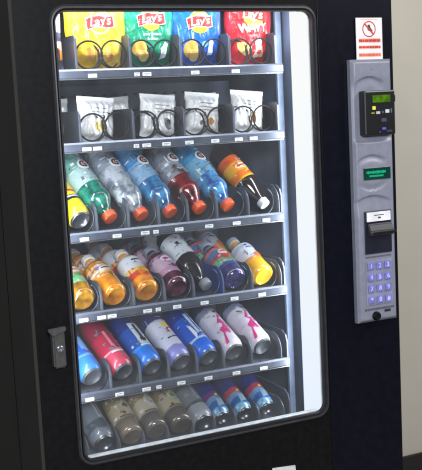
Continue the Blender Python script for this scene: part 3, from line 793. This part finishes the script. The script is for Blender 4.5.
tall(.326, wD, 'lavender white tall can with yellow and red badge and navy top', [(sq(.022, .016), (.004, .125), yelp, 0, .2, -75), (disc2d(.012, .011), (.006, .100), redp, .0004, 0, -75), (disc2d(.006, .005), (.006, .100), wht, .0009, 0, -75), (sq(.04, .005), (0, .072), navp, .0003, .2, -75)])
tall(.407, wE, 'deep blue tall can with white side panel, beside the lavender can', [(sq(.026, .08), (.006, .115), mat('pale side print', (206, 222, 240), .4), 0, 0, -75), (poly2d([(-.016, -.02), (-.004, .0), (-.008, .03), (-.016, .04)]), (0, .07), wht, .0004, 0, -85), (sq(.007, .07), (.006, .115), blup, .0006, 0, -75)])
for x, lb, dz in ((.486, 'white tall can with magenta streaks, left one of the pair', .002), (.574, 'white tall can with magenta streaks at the right row end', .004)):
    tall(x, wF, lb, [(slash(), (0, .095), magp, 0, 0, -78), (slash(), (.012, .075), mat('pink print', (226, 110, 170), .4), .0004, .5, -78), (sq(.018, .006), (-.012, .125), mat('slate print', (90, 94, 120), .4), 0, -.5, -80), (slash(), (-.013, .06), magp, .0002, -.35, -78), (sq(.022, .004), (.004, .118), magp, .0006, .9, -78), (sq(.020, .003), (-.004, .050), mat('rose print', (230, 150, 190), .4), .0003, -.4, -80), (sq(.012, .008), (.006, .142), navp, .0002, .3, -80)], dz=dz)

# ---- bottom shelf
D6 = (-.03, .90, .43)
Z6 = .612
gA = banded('silver grey wrap', [(0, (104, 112, 122)), (.03, (66, 74, 84)), (.06, (104, 112, 124)), (.15, (84, 92, 106))], blotch=((124, 132, 144), .6, 25), rough=.3)
coffee = mat('milk coffee', (96, 86, 72), .12, coat=.7, alt=(122, 108, 90), scale=14)
coffee_d = mat('dark glass foot', (70, 64, 58), .12, coat=.7, alt=(96, 88, 80), scale=14)
lcf = [banded('tan coffee label '+str(i), [(0, (120, 114, 104)), (.05, c), (.10, (146, 126, 88)), (.13, (124, 102, 66))], blotch=(bl, .58, 55)) for i, (c, bl) in enumerate((((172, 158, 130), (196, 190, 176)), ((184, 172, 148), (206, 202, 192)), ((178, 166, 136), (120, 150, 126))))]
sc1 = can('silver_can', 'plain silver grey tall can at the left end of the bottom row', 'can', (.095, .125, Z6-.004), (-.12, .86, .50), .185, .034, gA, end=alum)
cb = [bottle('coffee_bottle', lb, 'bottle', (x, .122, Z6+dz), D6, .172, .0335, coffee_d if i else coffee, lcf[i], mat('dark coffee cap', (60, 52, 44), .4) , lab=(.26, .80), capr=.019, neck=.18, group='coffee bottles on the bottom shelf')
      for i, (x, dz, lb) in enumerate(((.172, 0, 'tan coffee bottle beside the silver can on the bottom shelf'), (.243, .002, 'pale tan coffee bottle in the middle of three'), (.316, .003, 'tan coffee bottle with greenish emblem, right one of three')))]
for i, o in enumerate(cb):
    bm = bmesh.new(); decal(bm, disc2d(.015, .026, 26), cyl(.0335*1.012+.0005, -74), (.0, .088)); obj('label_print', bm, mat('pale label patch', ((178, 168, 146), (196, 190, 176), (170, 168, 146))[i], .45, var=.25, scale=90), o)
    bm = bmesh.new(); decal(bm, sq(.05, .004), cyl(.0335*1.012+.0005, -80), (.0, .052)); obj('label_print', bm, mat('brown band', (70, 52, 36), .45), o)
    bm = bmesh.new(); decal(bm, disc2d(.009, .009), cyl(.0335*1.012+.0011, -74), (.0, .092)); obj('label_print', bm, [mat('brown emblem', (104, 84, 60), .45), mat('grey emblem', (176, 170, 158), .45), mat('green emblem', (84, 130, 100), .45)][i], o)
sc2 = can('silver_can', 'silver grey tall can between the coffee bottles and the small blue cans', 'can', (.385, .125, Z6-.002), (-.10, .88, .46), .18, .033, banded('silver white wrap', [(0, (146, 150, 156)), (.05, (80, 84, 90)), (.06, (112, 118, 126)), (.12, (76, 80, 88))], blotch=((164, 170, 176), .6, 25), rough=.3), end=alum)
for o_, rr_ in ((sc1, .034), (sc2, .033)):
    for shp, off, m_, lf in ((sq(.016, .07), (.006, .10), mat('pale grey streak', (150, 156, 166), .35, var=.2, scale=60), .0005), (sq(.05, .003), (0, .05), mat('slate line', (64, 70, 80), .4), .0007), (sq(.006, .05), (.008, .10), mat('grey wording', (96, 102, 114), .4, var=.5, scale=220), .0010)):
        bm = bmesh.new(); decal(bm, shp, cyl(rr_+lf, -76), off); obj('can_print', bm, m_, o_)
for k, o in enumerate(cb): busy(o, .0335*1.014, .055, .125, 80+k, [fine_d, fine_w, mat('brown fine print', (92, 70, 48), .5)], 10)
for x, dz, lb, c in ((.440, .0, 'small blue energy can with dull red band, beside the silver can', (104, 44, 120)), (.510, .001, 'small blue energy can with orange red band, middle of three', (190, 60, 62)), (.581, .002, 'small bright blue energy can with red patch at the right end of the bottom row', (176, 50, 80))):
    w = banded('blue silver can '+str(x), [(0, (120, 170, 200)), (.022, (20, 96, 170)), (.044, (110, 150, 190)), (.064, c), (.080, (24, 36, 120)), (.14, (30, 34, 96))], blotch=((16, 60, 140), .56, 45), rough=.25, metal=.15)
    ec = can('energy_drink_can', lb, 'can', (x, .124, Z6+dz), (-.09, .86, .5), .150, .0275, w, group='small blue cans on the bottom shelf', end=alum)
    for shp, off, m_, lf in ((poly2d([(-.012, -.016), (.010, -.012), (.014, .012), (-.006, .016)]), (0, .040), mat('silver panel', (150, 176, 200), .3, metal=.2), .0005), (disc2d(.008, .005, 18), (.001, .068), mat('scarlet emblem', c, .4), .0006), (disc2d(.004, .004, 14), (.001, .068), yelp, .0011)):
        bm = bmesh.new(); decal(bm, shp, cyl(.0275+lf, -78), off); obj('can_print', bm, m_, ec)

# ---- crisp bags on the top shelf
def bag(name, label, cat, cx, y, z0, w, h, th, m, lean=.0, group=None, seed=0, roll=0, nu=32, nv=44, taper=1):
    """pillow bag: two bulging sheets pinched into crimped seals top and bottom"""
    R_ = random.Random(seed); ph = [R_.uniform(0, 6.28) for _ in range(8)]
    def surf(a, b, side):
        uu = max(-1, min(1, 2*a/w)); vv = max(0, min(1, b/h))
        e = min(vv, 1-vv)
        seal = min(1, max(0, (e-.05)/.16)); seal = seal*seal*(3-2*seal)
        tt = th/2*seal*math.sqrt(max(0, 1-abs(uu)**2.6))
        wr = .0028*math.sin(17*uu+5*vv+ph[0])*math.sin(9*vv+ph[1])+.0017*math.sin(31*uu*(.4+e)+ph[2]+14*vv)
        wr += .0040*math.sin(22*uu+ph[3])*math.exp(-((e-.10)/.07)**2)
        wr *= (1-abs(uu)**6)
        crimp = .0007*math.sin(b*1400) if e < .05 else 0
        tp = min(1, max(0, (vv-.12)/.42)); tp = tp*tp*(3-2*tp)
        xx = a*((taper+(1-taper)*tp)*(1-.04*seal)+.014*math.sin(13*vv+ph[4])*abs(uu))
        return (xx, side*(tt+wr*seal+.0008)+crimp+lean*b, b)
    bm = bmesh.new()
    rows = []
    for side in (-1, 1):
        g = [[bm.verts.new(surf(-w/2+w*i/nu, h*j/nv, side)) for i in range(nu+1)] for j in range(nv+1)]
        for j in range(nv):
            for i in range(nu): bm.faces.new((g[j][i], g[j][i+1], g[j+1][i+1], g[j+1][i]))
        rows.append(g)
    a, b = rows
    for j in range(nv):
        bm.faces.new((a[j][0], a[j+1][0], b[j+1][0], b[j][0])); bm.faces.new((a[j][nu], a[j+1][nu], b[j+1][nu], b[j][nu]))
    for i in range(nu):
        bm.faces.new((a[0][i], a[0][i+1], b[0][i+1], b[0][i])); bm.faces.new((a[nv][i], a[nv][i+1], b[nv][i+1], b[nv][i]))
    bmesh.ops.recalc_face_normals(bm, faces=bm.faces[:])
    o = obj(name, bm, m, None, smooth=True, angle=60)
    o.location = (cx, y, z0); o.rotation_euler = (0, roll, 0)
    tag(o, label, cat, group)
    def front(eps=.001):
        def fn(p, q):
            v = Vector(surf(p, q, -1)); v.y -= eps; return v
        return fn
    return o, front

def bagprint(o, front, shape, off, m, eps, rot=0, nm='print'):
    bm = bmesh.new(); decal(bm, shape, front(eps), off, rot=rot, step=.005); return obj(nm, bm, m, o)

def ribbon(w, h, bend=.006):
    top = [(-w/2+w*k/16, h/2+bend*math.sin(PI*2*(k/16)-.6)*.5) for k in range(17)]
    bot = [(w/2-w*k/16, -h/2+bend*math.sin(PI*2*(1-k/16)-.6)*.5) for k in range(17)]
    return poly2d(top+bot)

def chip_bag(label, cx, m, z_logo, seed, word=None, red_logo=True, w=.145, rot=0, extra=()):
    z0 = SH[0]+.0105
    o, fr = bag('crisp_bag', label, 'crisp bag', cx, .178, z0, w, .208, .070, m, group='crisp bags on the top shelf', seed=seed, roll=rot, taper=.78)
    zl = z_logo-z0
    bagprint(o, fr, disc2d(.032, .030, 36), (0, zl), wht if 'yellow' in label else yelp, .0010)
    bagprint(o, fr, disc2d(.029, .027, 36), (0, zl), yelp, .0014)
    bagprint(o, fr, disc2d(.021, .019, 30), (.002, zl+.004), mat('pale yellow print', (252, 230, 120), .4), .0019)
    if red_logo:
        bagprint(o, fr, ribbon(.078, .030), (0, zl), wht, .0025, .10)
        bagprint(o, fr, ribbon(.074, .026), (0, zl), redp, .0030, .10)
        bagprint(o, fr, text2d("Lay's", .031, shear=.15, bold=.0003), (0, zl+.001), wht, .0036, .10)
    return o, fr, zl
foil = dict(rough=.26, coat=.4, wrinkle=.6, wsc=26, wd=.006)
by = banded('yellow bag film', [(0, (214, 170, 20)), (.05, (226, 192, 44)), (.13, (226, 198, 66))], blotch=((240, 224, 120), .60, 14), ns=8, **foil)
bg = banded('green bag film', [(0, (8, 100, 74)), (.05, (12, 124, 92)), (.13, (26, 138, 106))], blotch=((60, 164, 130), .62, 14), ns=8, **foil)
bb = banded('blue bag film', [(0, (10, 70, 168)), (.05, (16, 88, 186)), (.13, (20, 92, 184))], blotch=((52, 128, 206), .60, 16), ns=8, **foil)
br = banded('red bag film', [(0, (196, 24, 40)), (.05, (206, 28, 40)), (.13, (196, 26, 36))], blotch=((224, 70, 70), .66, 14), ns=8, **foil)
bo = banded('orange white bag film', [(0, (60, 60, 80)), (.03, (236, 150, 60)), (.055, (240, 200, 160)), (.075, (60, 60, 90)), (.10, (210, 214, 226))], ns=10, **foil)
chipm = mat('chip picture', (226, 176, 84), .45, alt=(206, 146, 60), scale=60)
chipl = mat('light chip picture', (240, 206, 130), .45, alt=(222, 176, 90), scale=60)
o, fr, zl = chip_bag('yellow crisp bag with red ribbon logo', .160, by, 1.690, 1, w=.172)
bagprint(o, fr, text2d('classic', .011), (.004, zl-.032), mat('gold print', (190, 140, 20), .4), .0018)
bagprint(o, fr, disc2d(.026, .016, 24, .4), (-.03, .045), chipm, .0016); bagprint(o, fr, disc2d(.022, .015, 24, -.5), (.030, .040), chipm, .0014); bagprint(o, fr, disc2d(.016, .012, 20), (.0, .034), chipl, .0021)
o, fr, zl = chip_bag('teal green crisp bag with red ribbon logo', .300, bg, 1.697, 2, w=.156)
bagprint(o, fr, text2d('sour cream', .012), (.002, zl-.038), wht, .0018); bagprint(o, fr, text2d('& onion', .011), (.002, zl-.050), wht, .0018)
bagprint(o, fr, disc2d(.024, .018, 24, .5), (-.042, .054), chipm, .0016); bagprint(o, fr, disc2d(.020, .013, 24, -.4), (-.03, .036), chipl, .0021); bagprint(o, fr, poly2d([(-.012, -.02), (.01, -.014), (.014, .02), (.004, .026), (-.01, .01)]), (.040, .045), wht, .0016)
o, fr, zl = chip_bag('bright blue crisp bag with red ribbon logo', .438, bb, 1.689, 3, w=.160)
bagprint(o, fr, disc2d(.026, .021, 24, .5), (-.034, .050), chipm, .0016); bagprint(o, fr, disc2d(.022, .014, 24, -.4), (-.022, .034), chipl, .0021)
bagprint(o, fr, poly2d([(-.009, -.018), (.008, -.018), (.010, .014), (.004, .022), (-.008, .018)]), (.036, .052), mat('pale print', (206, 224, 240), .4), .0016); bagprint(o, fr, disc2d(.012, .008, 16, .3), (.014, .062), mat('sky print', (110, 190, 236), .4), .0017)
o, fr, zl = chip_bag('red crisp bag with white lettering at the right end', .594, br, 1.703, 4, red_logo=False, w=.144, rot=.04)
bagprint(o, fr, ribbon(.094, .026), (0, zl+.004), redp, .0022); bagprint(o, fr, text2d("Lay's", .033, shear=.1, bold=.0004), (-.004, zl+.004), wht, .0028)
bagprint(o, fr, text2d('WAVY', .029, bold=.0013), (-.002, zl-.032), wht, .0020, .06); bagprint(o, fr, text2d('original', .010), (-.004, zl-.051), mat('rose print', (240, 180, 170), .4), .0018, .05)
bagprint(o, fr, disc2d(.025, .015, 24, -.5), (-.034, .048), chipl, .0016); bagprint(o, fr, disc2d(.014, .010, 20, .2), (.018, .064), wht, .0016); bagprint(o, fr, poly2d([(-.018, -.016), (.02, -.012), (.014, .018), (-.012, .016)]), (.022, .040), mat('cream picture', (246, 216, 190), .4), .0018); bagprint(o, fr, disc2d(.008, .006, 20, .2), (.022, .04), redp, .0024)
o, fr = bag('crisp_bag', 'orange and white snack bag half hidden at the left window edge', 'crisp bag', .010, .17, SH[0]+.0105, .115, .19, .05, bo, seed=5)
bagprint(o, fr, disc2d(.022, .012, 20, .5), (.026, .046), redp, .0014)

# ---- small white sachets on the second shelf
def sachet(label, cx, seed, cols, lean=0, roll=.10, y=.160):
    m = banded('white film '+str(seed), [(0, (240, 240, 240)), (.03, (250, 250, 250)), (.085, (244, 245, 248))], blotch=((214, 218, 226), .66, 22), ns=12, rough=.26, coat=.4, wrinkle=.6, wsc=34, wd=.005)
    o, fr = bag('snack_sachet', label, 'sachet', cx, y, SH[1]+.0105, .100, .116, .044, m, lean=.10, seed=seed, roll=roll, group='white sachets on the second shelf')
    for k, (rx, ry, ou, ov, mm, rt) in enumerate(cols): bagprint(o, fr, disc2d(rx, ry, 20), (ou, ov), mm, .0013+.0004*k, rt)
    bm = bmesh.new()
    return o, fr
paley = mat('pale yellow picture', (226, 206, 130), .45); greym = mat('grey picture', (120, 124, 130), .45); tanm = mat('tan picture', (206, 150, 70), .45, alt=(180, 110, 40), scale=80)
greyt = mat('grey lettering', (150, 154, 162), .45)
sp = [('white snack sachet with pale yellow picture, leftmost of its row', .134, 11, [(.016, .013, .006, .042, paley, 0), (.007, .006, .010, .044, mat('olive picture', (176, 170, 90), .45), 0)]),
      ('white snack sachet with dark grey picture, second of its row', .306, 12, [(.010, .016, .022, .040, greym, .4), (.006, .006, .024, .046, blkp, 0)]),
      ('white snack sachet with small tan nut picture, third of its row', .436, 13, [(.012, .010, .016, .040, tanm, .4), (.008, .006, -.010, .036, greym, .4)]),
      ('white snack sachet with brown nut picture at the right row end', .572, 14, [(.011, .017, .008, .044, tanm, -.4), (.005, .008, .004, .05, greym, 0)])]
for lb, cx, sd, cols in sp:
    o, fr = sachet(lb, cx, sd, cols)
    for q, (w_, zz) in enumerate(((.04, .088), (.05, .078), (.03, .070))):
        bm = bmesh.new(); decal(bm, sq(w_, .0026), fr(.0014), (.006, zz), rot=-.04); obj('print', bm, greyt, o)
for lb, cx, sd in (('white sachet waiting behind the leftmost sachet', .085, 21), ('white sachet waiting behind the dark-pictured sachet', .262, 22), ('white sachet waiting behind the third sachet', .405, 23), ('white sachet waiting behind the right end sachet', .535, 24)):
    sachet(lb, cx, sd, [(.012, .010, .010, .045, greym, 0)], y=.345, roll=-.05)

# ------------------------------------------------------------------ light
def area(name, loc, tgt, sx, sy, power, col):
    l = bpy.data.lights.new(name, 'AREA'); l.shape = 'RECTANGLE'; l.size = sx; l.size_y = sy; l.energy = power; l.color = col
    o = bpy.data.objects.new(name, l); C.objects.link(o); o.location = loc
    o.rotation_euler = (Vector(tgt)-Vector(loc)).to_track_quat('-Z', 'Y').to_euler(); return o
# machine lamp: shines from the lit strip into the shelves
area('strip_lamp', (.682, .056, 1.20), (.10, .40, 1.20), .04, 1.0, 5, (.90, .95, 1.0))
# unseen fill lamps added: left strip, and one behind the door head
area('strip_lamp', (-.0005, .058, 1.22), (.42, .42, 1.22), .04, .98, 4.2, (.92, .96, 1.0))  # added fill at the unseen left strip
area('head_fill', (.32, .070, 1.775), (.32, .22, 1.2), .64, .05, 4.5, (.92, .96, 1.0))
# dim ceiling lamps of the room, then a fill lamp
area('room_light', (2.3, -1.3, 2.75), (2.0, .1, 1.2), 1.2, .6, 40, (1.0, .97, .93))
area('room_light', (-1.9, -1.6, 2.75), (-1.2, -1.0, 0), 1.2, .6, 34, (.98, .99, 1.0))
area('room_light', (-.7, -3.6, 2.25), (.35, 0, 1.0), 1.4, .7, 135, (.95, .97, 1.0))  # unseen frontal fill added to brighten the products

w = bpy.data.worlds.new('World'); S.world = w; w.use_nodes = True
bgn = w.node_tree.nodes['Background']; bgn.inputs['Color'].default_value = (.80, .84, .92, 1); bgn.inputs['Strength'].default_value = .10

S.view_settings.view_transform = 'Standard'; S.view_settings.look = 'None'; S.view_settings.exposure = 0
S.render.engine = 'CYCLES'
S.cycles.use_denoising = True
S.cycles.max_bounces = 8; S.cycles.transparent_max_bounces = 12
S.cycles.caustics_reflective = False; S.cycles.caustics_refractive = False
S.cycles.sample_clamp_indirect = 4
S.cycles.filter_width = 2.4
